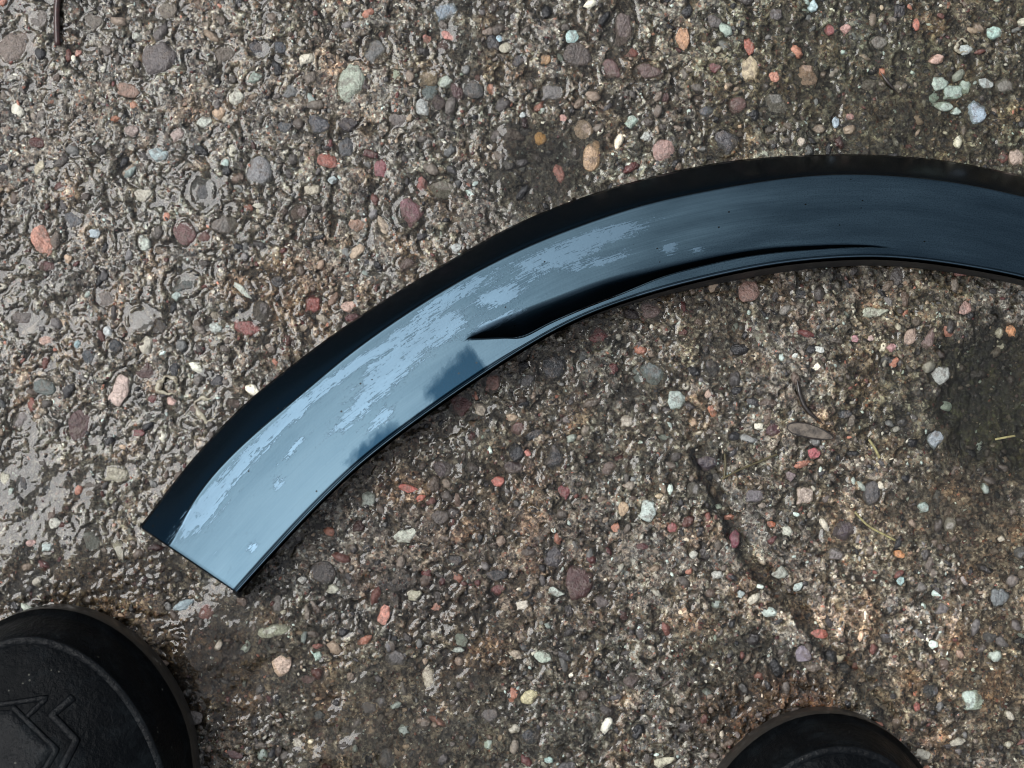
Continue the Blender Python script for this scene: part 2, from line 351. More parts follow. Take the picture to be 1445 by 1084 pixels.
# ------------------------------------------------------------------ the stones of the slab (x, y, w, h in photo pixels, turn, colour, shape)
# shape: 0 rounded, 1 angular, 2 long chip
ST = """20 68 40 50 -40 125 110 98 0|235 15 30 28 0 112 102 86 0|193 51 14 12 0 190 195 180 1|222 80 42 44 0 98 90 88 0|318 75 34 32 20 98 88 74 0
365 70 42 36 10 55 55 60 1|395 65 22 20 0 60 66 72 1|110 75 14 12 30 190 130 110 0|332 138 24 28 0 206 205 186 1|290 172 26 18 20 200 205 190 1
222 218 30 20 -15 170 190 190 1|52 200 24 15 -10 78 32 22 0|57 235 16 28 -20 190 180 150 1|57 340 26 42 15 195 132 106 0|200 275 32 22 10 196 190 170 1
260 328 28 40 0 104 66 62 0|290 335 22 20 0 98 56 46 0|318 318 52 36 0 112 106 98 0|365 243 36 38 0 132 132 132 0|285 270 40 52 0 72 72 72 0
462 225 30 20 -20 156 82 62 0|470 253 16 14 0 170 185 185 1|440 268 24 18 0 182 172 148 1|100 310 36 26 -15 84 88 92 0|133 328 20 15 0 176 190 196 1
205 345 20 28 30 200 210 195 1|420 300 26 38 -40 92 72 62 1|450 175 42 38 0 70 72 77 0|185 185 22 17 0 170 150 140 0|188 148 12 12 0 190 130 95 0
162 167 20 12 0 152 92 56 0|250 190 20 18 30 170 150 140 1|400 180 25 22 10 75 80 83 1|180 125 42 24 -10 150 116 96 1|360 110 26 20 15 150 165 150 1
492 118 44 80 -10 166 176 156 1|514 119 26 19 -25 38 24 27 0|490 175 30 23 10 42 34 37 0|490 207 26 34 0 72 74 76 0|530 70 46 44 0 106 106 103 0
630 15 36 28 20 132 146 156 1|601 55 16 19 0 202 132 116 1|632 50 22 13 -40 206 136 121 2|625 65 24 20 0 82 42 40 0|697 60 20 22 0 42 44 47 0
704 55 8 9 0 170 200 210 0|712 68 18 14 20 182 176 152 0|807 50 18 19 0 190 222 216 0|732 86 25 26 0 62 60 62 0|770 84 15 16 0 172 132 82 0
812 80 42 36 -10 78 68 62 0|880 40 36 70 -8 98 82 76 0|893 75 26 18 0 142 72 62 1|864 97 28 28 0 106 76 72 0|918 100 46 28 0 102 78 72 0
963 55 22 36 10 206 152 106 0|940 137 13 18 -15 68 28 24 0|629 114 25 23 0 175 185 170 0|605 110 29 28 0 152 132 102 0|645 131 17 25 20 72 40 40 0
667 125 30 30 -20 66 66 63 0|693 126 12 18 15 182 116 82 0|596 152 18 22 0 180 185 180 0|620 145 24 28 0 92 76 80 0|605 130 26 28 0 110 125 130 1
538 238 22 30 -10 138 76 80 0|595 257 19 25 10 142 76 66 1|523 217 22 12 -20 92 46 46 0|577 300 44 54 -5 112 66 72 1|623 265 48 34 20 106 102 86 0
542 320 17 36 30 194 174 146 1|503 318 32 26 -20 152 116 92 1|764 195 20 24 0 204 152 72 1|834 220 27 44 -15 194 158 118 0|936 209 31 34 0 168 132 120 0
892 170 24 24 0 175 196 180 1|912 192 12 14 -30 200 205 195 1|822 185 28 28 0 165 142 118 0|795 165 12 12 0 190 140 126 0|738 163 10 11 0 205 215 210 0
720 190 42 26 -20 62 46 40 0|790 245 18 30 20 182 116 106 1|643 350 16 14 0 190 195 190 1|1060 97 29 40 -5 202 182 142 0|1057 65 13 22 15 172 92 66 0
1092 108 14 14 0 202 132 102 0|1008 95 20 16 0 122 66 63 0|1140 105 34 46 0 168 138 112 0|1148 10 17 22 0 190 216 216 0|1193 40 17 16 0 210 160 146 0
1171 42 13 15 20 152 82 77 0|1292 35 10 17 0 202 112 82 0|1405 46 25 20 15 182 216 200 1|1323 82 27 17 10 200 160 140 1|1270 15 18 25 0 36 34 36 0
1023 200 46 46 0 76 74 76 0|1095 145 44 46 0 106 103 93 0|1042 148 24 26 0 102 72 64 0|997 157 26 22 0 80 86 93 1|1180 173 12 18 0 180 200 210 1
1130 200 12 14 0 205 190 170 0|1200 165 12 10 0 190 140 125 0|1325 118 20 18 0 170 188 172 0|1345 130 30 26 0 160 180 165 1|1362 122 18 22 20 172 190 172 0
1332 150 22 16 0 165 182 168 0|1350 158 18 14 0 176 192 180 1|1318 138 18 20 0 150 172 156 0|1380 160 34 42 0 166 186 200 1|1390 118 24 16 -20 178 186 180 1
1437 222 25 26 0 190 166 146 0|1362 70 16 14 0 190 200 195 0|1095 20 20 22 0 90 84 82 0|95 365 14 15 0 202 170 136 0|64 375 22 18 0 88 46 43 0
260 400 52 42 10 76 82 77 0|248 418 15 16 0 172 188 180 1|340 408 42 10 -40 190 196 180 2|390 398 18 16 0 50 50 50 0|370 440 32 40 0 76 70 64 0
345 463 36 22 -10 134 68 60 0|441 430 24 28 0 128 52 37 0|428 463 13 12 0 140 125 100 0|198 452 46 42 0 100 98 99 0|225 462 28 30 0 106 101 104 0
152 468 13 13 0 205 212 210 0|305 463 22 16 -10 196 206 196 1|303 445 15 14 0 132 122 102 0|65 480 21 14 15 202 162 142 0|110 485 12 14 0 150 178 180 1
125 503 19 20 0 60 68 73 0|162 490 19 18 0 40 46 50 0|170 546 32 54 -22 208 182 168 1|207 525 34 36 -10 72 44 37 1|215 563 16 16 0 112 52 50 1
242 567 17 15 -20 205 166 152 1|110 600 38 56 -15 78 50 47 1|62 545 32 22 -20 96 106 101 0|30 592 38 34 0 118 110 106 0|165 670 34 26 -10 178 172 148 1
5 675 18 22 0 205 200 176 0|195 610 22 12 0 122 62 62 0|70 687 18 18 0 70 76 83 0|32 680 20 32 -5 58 58 60 0|330 570 28 22 10 76 52 42 0
490 433 21 17 10 210 172 152 1|496 447 20 12 10 80 30 28 0|575 372 32 24 0 78 57 47 0|695 540 21 28 0 160 116 100 0|648 572 38 40 0 92 44 40 1
677 576 20 22 0 202 186 162 1|845 474 36 34 0 104 44 40 0|892 443 20 15 0 40 28 28 0|918 438 38 34 0 126 102 94 0|780 518 36 36 0 56 58 60 0
920 532 58 50 0 102 112 110 0|954 565 23 25 0 190 205 195 0|885 595 18 18 0 196 186 166 1|727 640 22 25 0 36 38 42 0|753 612 30 14 30 38 42 46 0
783 647 40 48 0 54 54 56 0|730 605 24 26 0 104 72 65 0|745 640 12 12 0 200 122 106 1|702 680 20 17 0 186 96 76 1|575 690 30 12 -12 190 92 72 2
592 703 14 9 20 196 92 60 0|520 705 20 22 0 168 176 162 0|795 695 22 26 10 128 57 57 1|915 718 29 36 -15 202 216 206 1|880 718 14 22 0 200 170 132 0
930 700 12 10 0 205 182 142 0|725 660 36 24 0 60 46 44 0|625 662 36 28 -15 72 60 60 0|1057 408 30 32 0 168 128 112 0|1095 418 12 17 0 44 45 48 1
1130 415 16 16 0 46 48 50 1|1005 520 30 34 0 46 44 47 1|1005 580 13 26 15 210 132 92 0|1000 557 11 16 0 202 172 152 0|998 653 32 26 -10 66 56 63 0
1090 608 24 19 0 78 37 42 0|1148 640 20 19 -20 186 82 88 1|1192 583 21 13 0 44 48 52 0|1122 501 11 8 20 220 225 215 0|1155 493 15 8 -10 222 226 216 0
1235 440 38 15 5 188 192 168 2|1207 477 11 12 0 202 142 146 1|1230 478 11 11 0 200 172 160 1|1258 490 14 14 0 190 140 137 0|1285 477 20 30 -30 178 152 132 1
1328 530 28 30 0 168 172 164 1|1430 467 17 19 0 252 178 122 0|1362 435 14 18 -30 192 150 136 0|1137 700 26 30 0 198 178 160 1|1115 672 18 17 0 130 112 112 0
1303 715 18 17 20 172 192 182 1|1310 482 22 46 -25 122 98 90 0|1320 620 26 34 -10 152 162 167 1|1038 763 17 30 -5 116 54 66 0|1088 740 14 10 -20 172 87 37 0
1112 750 17 16 -20 205 206 186 1|980 782 15 15 0 200 200 185 0|1012 812 16 12 10 202 202 190 1|1045 838 12 12 0 200 215 210 1|1127 828 19 11 30 200 215 206 2
1103 810 26 24 0 166 170 156 1|1190 750 44 42 0 74 60 65 0|1270 783 20 13 -20 216 142 72 1|1270 820 12 13 0 180 215 210 0|1343 740 18 22 -20 160 155 142 0
1410 843 24 24 0 120 126 126 0|1157 895 22 12 0 196 102 82 0|1132 925 24 20 -20 142 132 143 0|1372 985 37 36 10 198 216 202 1|1352 1048 28 14 15 192 186 165 1
1423 1050 14 13 0 202 196 175 1|1294 998 10 16 0 170 82 66 0|1312 976 26 24 0 72 76 82 0|1195 945 18 18 0 40 42 44 0|1230 945 20 18 0 42 40 42 0
1303 1065 22 15 -20 202 196 176 1|570 757 44 24 25 196 200 182 1|543 865 19 34 -15 220 142 118 0|616 858 17 16 0 166 106 82 0|513 905 27 16 25 164 97 67 0
640 792 36 24 10 42 42 46 0|700 812 34 18 0 48 48 50 0|783 787 30 36 -10 74 70 72 1|817 820 36 48 0 80 48 45 0|737 854 18 15 10 216 206 186 1
785 836 25 13 -15 190 200 186 2|766 927 20 19 0 188 202 182 0|728 925 25 15 -30 178 162 138 1|746 985 32 29 20 204 194 146 1|605 958 20 38 0 188 178 154 1
748 1040 28 26 0 38 43 48 0|775 1072 15 10 0 182 215 205 0|940 1075 34 13 15 202 197 167 2|803 862 12 20 20 38 34 34 0|583 840 26 18 10 182 178 152 1
650 902 24 24 0 142 152 142 1|648 918 20 10 0 170 178 166 1|703 832 22 20 0 114 62 57 0|907 772 22 11 0 92 42 42 0|868 745 14 16 20 200 130 96 1
950 745 16 16 0 170 90 84 0|77 738 14 14 0 206 206 190 0|67 772 15 14 0 190 206 200 0|167 775 18 38 20 168 164 145 1|128 762 30 36 10 118 122 117 0
45 766 15 10 10 190 150 140 0|257 855 34 19 20 152 172 178 1|290 866 22 22 0 114 57 47 0|396 940 30 34 -10 222 192 168 0|390 890 52 20 12 184 188 168 1
448 912 20 10 0 182 112 102 0|448 926 12 14 20 170 195 180 1|433 960 26 15 0 112 82 80 0|420 1047 16 15 0 202 196 176 0|470 833 22 18 0 182 182 162 1
426 818 14 13 0 206 206 196 0|455 811 36 32 0 66 62 60 0|330 1065 26 12 -20 106 76 74 0|980 690 22 24 0 120 116 110 0|860 660 30 26 10 108 90 80 0
1065 700 30 26 0 112 106 108 0|1395 900 26 20 0 98 96 98 0|1250 900 20 18 0 92 88 90 0|1330 860 30 26 10 112 106 104 0|890 960 30 34 0 82 66 60 0
520 1000 30 24 0 90 84 84 0|690 1010 26 24 10 96 90 86 0|560 930 34 26 0 84 80 78 0|450 1010 22 20 0 92 96 98 0|30 450 36 30 0 96 88 82 0
130 30 34 28 0 104 96 84 0|150 420 30 26 0 116 106 98 0|410 130 30 26 10 108 110 108 0|1225 120 28 24 0 104 98 86 0|1010 30 30 26 0 96 90 86 0
1240 60 26 22 0 112 108 96 0|1420 120 30 24 10 116 112 100 0|700 190 22 20 0 86 78 72 0|780 130 34 30 0 112 108 104 0|560 170 34 28 10 106 98 92 0
1180 780 26 20 0 120 112 108 0|1300 830 24 20 0 126 120 112 0|1440 780 24 26 0 104 104 104 0|850 850 26 22 0 90 80 76 0|620 730 28 24 0 92 84 78 0"""
stones = []
for row in ST.replace('\n', '|').split('|'):
    q = [float(v) for v in row.split()]
    kind = int(q[8])
    if kind == 0 and (int(q[0] * 7 + q[1] * 13) % 5) < 3: kind = 1
    stones.append((q[0], q[1], q[2], q[3], q[4], (q[5], q[6], q[7]), kind))

# ------------------------------------------------------------------ slab: one graded sheet, fine where the photograph looks
rng = np.random.default_rng(7)
def graded(half, step, far):
    a = np.arange(-half, half + 1e-9, step)
    o = []; x = half; s_ = step
    while x < far:
        s_ *= 1.35; x += s_; o.append(x)
    o = np.array(o)
    return np.concatenate([-o[::-1], a, o])
gx = graded(0.262, 0.00062, 8.0)
gy = graded(0.202, 0.00062, 8.0)
X, Y = np.meshgrid(gx, gy)
def pxx(x): return x / MM + 722.5
def pyy(y): return 542.0 - y / MM
PX, PY = pxx(X), pyy(Y)

def lows(x, y):
    return 0.0016 * gnoise(x / 0.09, y / 0.09, 1) + 0.0013 * gnoise(x / 0.030, y / 0.030, 2)
patch = sstep(-0.22, 0.25, gnoise(X / 0.024, Y / 0.024, 9))              # some areas more eroded than others
mid = 0.0010 * gnoise(X / 0.011, Y / 0.011, 3) + 0.0012 * gnoise(X / 0.0056, Y / 0.0056, 4) + (0.0005 + 0.0008 * patch) * gnoise(X / 0.0029, Y / 0.0029, 5)
n6 = gnoise(X / 0.0044, Y / 0.0044, 6); n7 = gnoise(X / 0.0085, Y / 0.0085, 7)
mid -= (0.0006 + 0.0012 * patch) * sstep(0.15, 0.40, n6) + 0.0016 * sstep(0.26, 0.5, n7)
kk = 0.00018; tt_ = 0.00016
mid = -kk * np.logaddexp(-mid / kk, -tt_ / kk)                           # tops worn away
h = lows(X, Y) + mid
h += (0.0002 + 0.0003 * patch) * gnoise(X / 0.0014, Y / 0.0014, 8)
def ridged(sz, w_, seed):
    wx = 0.35 * sz * gnoise(X / (sz * 0.6), Y / (sz * 0.6), seed + 50)
    return np.exp(-(gnoise((X + wx) / sz, (Y - wx) / sz, seed) / w_) ** 2)
ridge = np.maximum(ridged(0.0062, 0.055, 61) * sstep(-0.15, 0.1, gnoise(X / 0.012, Y / 0.012, 63)), ridged(0.0105, 0.035, 62) * sstep(-0.1, 0.12, gnoise(X / 0.02, Y / 0.02, 64)))
h -= 0.0008 * ridge
# the hollow that holds the puddle, and a worn seam running down to the right-hand boot
wob = 26 * gnoise(X / 0.02, Y / 0.02, 11)
def ell(cx, cy, rx, ry, a=0.0):
    ca, sa = math.cos(R(a)), math.sin(R(a))
    dx, dy = PX - cx, PY - cy
    u = dx * ca + dy * sa; v = -dx * sa + dy * ca
    return np.sqrt((u / rx) ** 2 + (v / ry) ** 2)
pud = ell(1425, 560, 135, 125, 25) + wob / 75 + 0.25 * gnoise(X / 0.008, Y / 0.008, 13)
h -= 0.0050 * sstep(1.15, 0.35, pud)
seam_pts = [(985, 640), (1020, 715), (1058, 790), (1120, 850), (1160, 905), (1215, 960), (1255, 1010)]
sd = np.full(X.shape, 1e9)
for (x0, y0), (x1, y1) in zip(seam_pts[:-1], seam_pts[1:]):
    dx, dy = x1 - x0, y1 - y0
    tt = np.clip(((PX - x0) * dx + (PY - y0) * dy) / (dx * dx + dy * dy), 0, 1)
    sd = np.minimum(sd, np.hypot(PX - x0 - tt * dx, PY - y0 - tt * dy))
sd = sd + 12 * gnoise(X / 0.006, Y / 0.006, 12)
h -= 0.0030 * sstep(18, 2, sd)

# the level at which rain water stands in the low spots
lowg = gnoise(X / 0.035, Y / 0.035, 22)
Wf = 0.0016 * gnoise(X / 0.09, Y / 0.09, 1) + 0.0013 * gnoise(X / 0.030, Y / 0.030, 2) + 0.0007 * gnoise(X / 0.011, Y / 0.011, 3)
amt = gnoise(X / 0.05, Y / 0.05, 41) * 0.0009
def more(cx, cy, rx, ry, k):
    return k * sstep(1.3, 0.4, ell(cx, cy, rx, ry) + lowg * 0.6)
amt = amt + more(120, 720, 200, 150, 0.0006) + more(1380, 730, 120, 90, 0.0012) + more(560, 1020, 200, 110, 0.0008) + more(750, 240, 90, 70, 0.0010) + more(1300, 200, 200, 200, 0.0006) + more(330, 930, 90, 140, 0.0008) + more(1420, 960, 80, 150, 0.0007)
Wf = Wf - 0.00060 + amt - 0.0015 * sstep(18, 2, sd)

# stones: fill up to 300 with random ones
for k in range(600):
    if len(stones) >= 300: break
    px, py = rng.uniform(-10, 1455), rng.uniform(-10, 1094)
    s_ = rng.uniform(18, 34)
    if all(math.hypot(px - q[0], py - q[1]) > 0.55 * (s_ + max(q[2], q[3])) for q in stones):
        c = [(100, 94, 90), (112, 100, 90), (80, 78, 78), (92, 70, 64), (120, 112, 104)][rng.integers(5)]
        stones.append((px, py, s_, s_ * rng.uniform(0.7, 1), rng.uniform(0, 180), c, 0))

def region(cx, cy, r):
    i0, i1 = np.searchsorted(gx, [cx - r, cx + r]); j0, j1 = np.searchsorted(gy, [cy - r, cy + r])
    return slice(j0, j1), slice(i0, i1)
pl = []
for (px, py, sw, sh, ang, c, kind) in stones:
    cx, cy = P(px, py)
    a, b_ = sw * MM / 2, sh * MM / 2
    th = R(ang)
    sl = region(cx, cy, max(a, b_) * 1.9 + 0.002)
    hm = float(np.median(h[sl])) if h[sl].size else 0.0
    dx, dy = X[sl] - cx, Y[sl] - cy
    u = (dx * math.cos(th) + dy * math.sin(th)) / a; v = (-dx * math.sin(th) + dy * math.cos(th)) / b_
    rr = np.sqrt(u * u + v * v)
    bright = sum(c) / 3
    ring = np.exp(-((rr - 1.06) / 0.16) ** 2)
    h[sl] = np.where(rr < 0.80, np.minimum(h[sl], hm - 0.0006), h[sl]) - 0.0013 * ring * rng.random() ** 0.8
    pl.append((cx, cy, a, b_, th, hm, c, kind))

# medium stones, a few millimetres each
NM = 4600
mx_ = rng.uniform(-0.255, 0.255, NM); my_ = rng.uniform(-0.195, 0.195, NM)
mr = 0.0008 + 0.0022 * rng.random(NM) ** 2.4
keep = np.ones(NM, bool)
for (cx, cy, a, b_, th, hm, c, kind) in pl:
    keep &= np.hypot(mx_ - cx, my_ - cy) > (0.5 * (a + b_) * 0.9 + mr * 0.6)
mx_, my_, mr = mx_[keep], my_[keep], mr[keep]
for x, y, r in zip(mx_, my_, mr):
    sl = region(x, y, r * 1.8 + 0.001)
    rr = np.hypot(X[sl] - x, Y[sl] - y) / r
    h[sl] -= 0.0006 * np.exp(-((rr - 1.1) / 0.25) ** 2)

def sample(x, y):
    i = np.clip(np.searchsorted(gx, x), 1, len(gx) - 1); j = np.clip(np.searchsorted(gy, y), 1, len(gy) - 1)
    return h[j, i]

# colour of the ground: browner top left, greyer right, rusty mud and painted shade near the boots, algae in the hollow
one = np.ones(X.shape + (3,))
lowf = gnoise(X / 0.06, Y / 0.06, 21); lowg = gnoise(X / 0.035, Y / 0.035, 22)
tint = one * np.array([1.00, 1.03, 1.00])
def stain_shade(mask, mul):
    global tint
    tint = tint * (1 - mask[..., None] * (1 - np.array(mul)))
stain_shade(np.clip(lowf * 1.6, 0, 1), (1.12, 1.02, 0.92))
stain_shade(np.clip(-lowf * 1.6, 0, 1), (0.86, 0.90, 0.94))
stain_shade(sstep(0.1, 0.5, lowg), (0.70, 0.69, 0.68))
midf = gnoise(X / 0.014, Y / 0.014, 23); smf = gnoise(X / 0.006, Y / 0.006, 24)
stain_shade(np.clip(midf * 2.2, 0, 1), (1.30, 1.28, 1.25))
stain_shade(np.clip(-midf * 2.2, 0, 1), (0.66, 0.68, 0.70))
stain_shade(np.clip(smf * 2.2, 0, 1), (1.25, 1.22, 1.18))
stain_shade(np.clip(-smf * 2.2, 0, 1), (0.62, 0.62, 0.63))
pa = gnoise(X / 0.022, Y / 0.022, 25); pb = gnoise(X / 0.019, Y / 0.019, 26)
stain_shade(sstep(0.12, 0.38, pa), (1.28, 1.32, 1.30))           # pale grey-green laitance
stain_shade(sstep(0.14, 0.40, pb), (1.18, 1.02, 0.90))           # pinkish tan paste
stain_shade(ridge, (0.36, 0.35, 0.34))
stain_shade(sstep(-0.0002, 0.0003, Wf - h), (0.50, 0.47, 0.43))      # soaked where the water stands
stain_shade(sstep(1.25, 0.55, ell(1250, 120, 330, 210) + lowg * 0.5), (0.80, 0.82, 0.70))
stain_shade(sstep(1.1, 0.55, pud), (0.27, 0.31, 0.17))
stain_shade(sstep(1.2, 0.5, ell(1300, 520, 130, 130) + lowg * 0.6), (0.72, 0.72, 0.62))
stain_shade(sstep(1.3, 0.5, ell(1090, 1000, 130, 75, -20) + lowg * 0.8), (0.50, 0.34, 0.24))  # rusty mud, with the shade beside the right-hand boot painted in
stain_shade(sstep(1.25, 0.6, ell(150, 900, 200, 110, 20) + lowg * 0.7), (0.50, 0.40, 0.29))  # shade round the left boot's toe painted in, browned with mud
stain_shade(sstep(1.2, 0.5, ell(300, 960, 90, 160, -10) + lowg * 0.8), (0.72, 0.62, 0.52))  # painted shade along the inner side of the left boot
stain_shade(sstep(1.2, 0.5, ell(690, 800, 200, 190) + lowg * 0.6), (0.70, 0.61, 0.55))
stain_shade(sstep(1.3, 0.5, ell(1300, 860, 210, 170) + lowg * 0.7), (1.75, 1.66, 1.62))
stain_shade(sstep(1.2, 0.5, ell(790, 520, 90, 50) + lowg * 0.7), (0.45, 0.45, 0.45))
stain_shade(sstep(1.2, 0.5, ell(560, 850, 120, 60) + lowg * 0.7), (0.62, 0.62, 0.64))
stain_shade(sstep(1.2, 0.5, ell(400, 410, 110, 60) + lowg * 0.6), (1.15, 0.95, 0.80))
stain_shade(sstep(1.2, 0.5, ell(760, 225, 90, 70) + lowg * 0.6), (0.6, 0.62, 0.62))

# beyond the finely built area the sheet runs out flat and the material alone carries the grain
inner = sstep(0.2665, 0.258, np.abs(X)) * sstep(0.2065, 0.198, np.abs(Y))
h = h * inner - 0.0006 * (1 - inner)
tint = tint * inner[..., None] + np.array([0.70, 0.70, 0.68]) * (1 - inner[..., None])
slab_h = h.copy()
ny, nx = X.shape
V = np.stack([X, Y, slab_h], -1).reshape(-1, 3)
ii = np.arange(ny * nx).reshape(ny, nx)
Q = np.stack([ii[:-1, :-1], ii[:-1, 1:], ii[1:, 1:], ii[1:, :-1]], -1).reshape(-1, 4)
me = np_mesh('concrete_slab', V, 4, Q)
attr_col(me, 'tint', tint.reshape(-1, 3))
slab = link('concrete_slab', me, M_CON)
slab['kind'] = 'structure'
slab['label'] = 'wet exposed aggregate concrete slab with pebbles set in it'

# ------------------------------------------------------------------ pebbles
def ico(sub):
    bm = bmesh.new(); bmesh.ops.create_icosphere(bm, subdivisions=sub, radius=1.0)
    v = np.array([p.co[:] for p in bm.verts]); f = np.array([[q.index for q in p.verts] for p in bm.faces])
    bm.free()
    return v, f
V1, F1 = ico(1); V2, F2 = ico(2); V3, F3 = ico(3)
def pebble_mesh(kind, seed):
    r = np.random.default_rng(seed)
    v = (V3 if kind != 9 else V2).copy()
    if kind == 0:
        dirs = r.normal(size=(6, 3)); ph = r.uniform(0, 6, 6)
        s_ = sum(0.075 * np.sin(v @ dd * 2.2 + p_) for dd, p_ in zip(dirs, ph))
        v = v * (1 + s_)[:, None]
        v[:, 2] = np.where(v[:, 2] > 0.55, 0.55 + (v[:, 2] - 0.55) * 0.45, v[:, 2])
    else:
        # cut with a handful of planes so that the outline is broken
        for _ in range(9 if kind == 1 else 7):
            a = r.uniform(0, 2 * math.pi); nn = np.array([math.cos(a), math.sin(a), r.uniform(-0.15, 0.5)])
            nn /= np.linalg.norm(nn); dd = r.uniform(0.55, 0.86)
            ov = np.maximum(v @ nn - dd, 0)
            v = v - ov[:, None] * nn * 0.95
        v[:, 2] = np.where(v[:, 2] > 0.45, 0.45 + (v[:, 2] - 0.45) * 0.25, v[:, 2])
        v[:, :2] += 0.06 * np.sin(v[:, [1, 0]] * 6 + r.uniform(0, 6)) + 0.03 * np.sin(v[:, [1, 0]] * 13 + r.uniform(0, 6))
        m_ = np.abs(v[:, :2]).max(0); v[:, :2] /= m_
        if kind == 2:
            v[:, 1] *= 1 - 0.35 * v[:, 0]
    me = np_mesh('pebble', v, 3, F3)
    me.materials.append(M_PEB)
    return me
PM = {k: [pebble_mesh(k, 100 * k + s_) for s_ in range(9)] for k in (0, 1, 2)}
for i, (cx, cy, a, b_, th, hm, c, kind) in enumerate(pl):
    o = bpy.data.objects.new('pebble', PM[kind][i % 9])
    hz_ = min(a, b_) * 0.62
    o.scale = (a * 1.04, b_ * 1.04, hz_)
    top = 0.0000 + 0.0006 * rng.random() + (0.0005 if sum(c) > 450 else 0.0)
    o.location = (cx, cy, hm + top - hz_ * 0.62)
    o.rotation_euler = (rng.normal() * 0.07, rng.normal() * 0.07, th)
    o.color = (*[float(q) for q in lin(c) * 0.86], 1)
    COL.objects.link(o); o.parent = slab

PALG = np.array([lin(c) for c in [(110, 98, 88), (96, 88, 82), (128, 116, 104), (78, 72, 70), (60, 58, 60), (104, 60, 50), (140, 122, 106), (120, 120, 118),
                                  (176, 112, 86), (214, 208, 190), (190, 206, 198), (92, 42, 38), (182, 158, 132), (34, 34, 37), (112, 108, 108), (104, 86, 74)]])
WG = np.array([10, 9, 9, 7, 7, 5, 7, 7, 2.2, 6.5, 5.5, 3.5, 5, 10, 7, 7]); WG = WG / WG.sum()
def scatter(name, xs, ys, rs, bv, bf, seed, embed, label):
    r = np.random.default_rng(seed); n = len(xs); k = len(bv)
    v = np.repeat(bv[None], n, 0)
    v = v * (1 + (0.30 if k < 20 else 0.17) * r.normal(size=(n, k, 1)).clip(-1.5, 1.5))
    sc = np.stack([rs * r.uniform(0.9, 1.6, n), rs * r.uniform(0.6, 1.0, n), rs * r.uniform(0.5, 0.8, n)], -1)
    v = v * sc[:, None, :]
    a = r.uniform(0, 2 * math.pi, n); ca, sa = np.cos(a)[:, None], np.sin(a)[:, None]
    x = v[..., 0] * ca - v[..., 1] * sa; y = v[..., 0] * sa + v[..., 1] * ca
    zc = sample(xs, ys) + rs * r.uniform(embed[0], embed[1], n)
    v = np.stack([x + xs[:, None], y + ys[:, None], v[..., 2] + zc[:, None]], -1).reshape(-1, 3)
    f = (bf[None] + (np.arange(n) * k)[:, None, None]).reshape(-1, 3)
    col = PALG[r.choice(len(PALG), n, p=WG)] * r.uniform(0.45, 1.4, (n, 1))
    i = np.clip(np.searchsorted(gx, xs), 1, nx - 1); j = np.clip(np.searchsorted(gy, ys), 1, ny - 1)
    col = col * (0.35 + 0.65 * tint[j, i])
    me = np_mesh(name, v, 3, f)
    attr_col(me, 'col', np.repeat(col, k, 0))
    o = link(name, me, M_GRT, slab)
    o['kind'] = 'stuff'; o['label'] = label
    return o
scatter('gravel', mx_, my_, mr, V2, F2, 31, (-0.55, 0.0), 'small mixed stones worn flush with the concrete')
NS = 36000
sx_ = rng.uniform(-0.258, 0.258, NS); sy_ = rng.uniform(-0.198, 0.198, NS)
sr = 0.00028 + 0.00055 * rng.random(NS) ** 1.8
scatter('sand', sx_, sy_, sr, V1, F1, 32, (-0.2, 0.35), 'coarse sand grains in the cement')

NO = 13000
ox_ = rng.uniform(-0.62, 0.62, NO); oy_ = rng.uniform(-0.56, 0.56, NO)
kp = (np.abs(ox_) > 0.256) | (np.abs(oy_) > 0.196)
ox_, oy_ = ox_[kp], oy_[kp]
orr = 0.0010 + 0.0030 * rng.random(len(ox_)) ** 2.2
scatter('outer_gravel', ox_, oy_, orr, V1, F1, 33, (-0.5, 0.0), 'small stones in the concrete around the trim')

# ------------------------------------------------------------------ water: the puddle, and the film in the low spots
def water(name, W, mask, mesn, label):
    d = W - slab_h
    z = W + mesn * np.exp(-np.maximum(d, -mesn) / (mesn * 1.3))
    cell = mask & (d > -2.2 * mesn)
    cq = cell[:-1, :-1] | cell[:-1, 1:] | cell[1:, 1:] | cell[1:, :-1]
    q = Q[cq.ravel()]
    u, inv = np.unique(q, return_inverse=True)
    vv = np.stack([X, Y, z], -1).reshape(-1, 3)[u]
    o = link(name, np_mesh(name, vv, 4, inv.reshape(-1, 4)), M_WAT)
    o['kind'] = 'structure'; o['label'] = label
    return o
fine = (np.abs(X) < 0.262) & (np.abs(Y) < 0.202)
inpud = pud < 1.25
water('puddle_water', np.full(X.shape, -0.0016), fine & inpud, 0.00016, 'dark shallow puddle lying in a hollow of the concrete')
water('water_film', Wf, fine & ~(pud < 1.1), 0.00022, 'thin rain water lying between the stones')

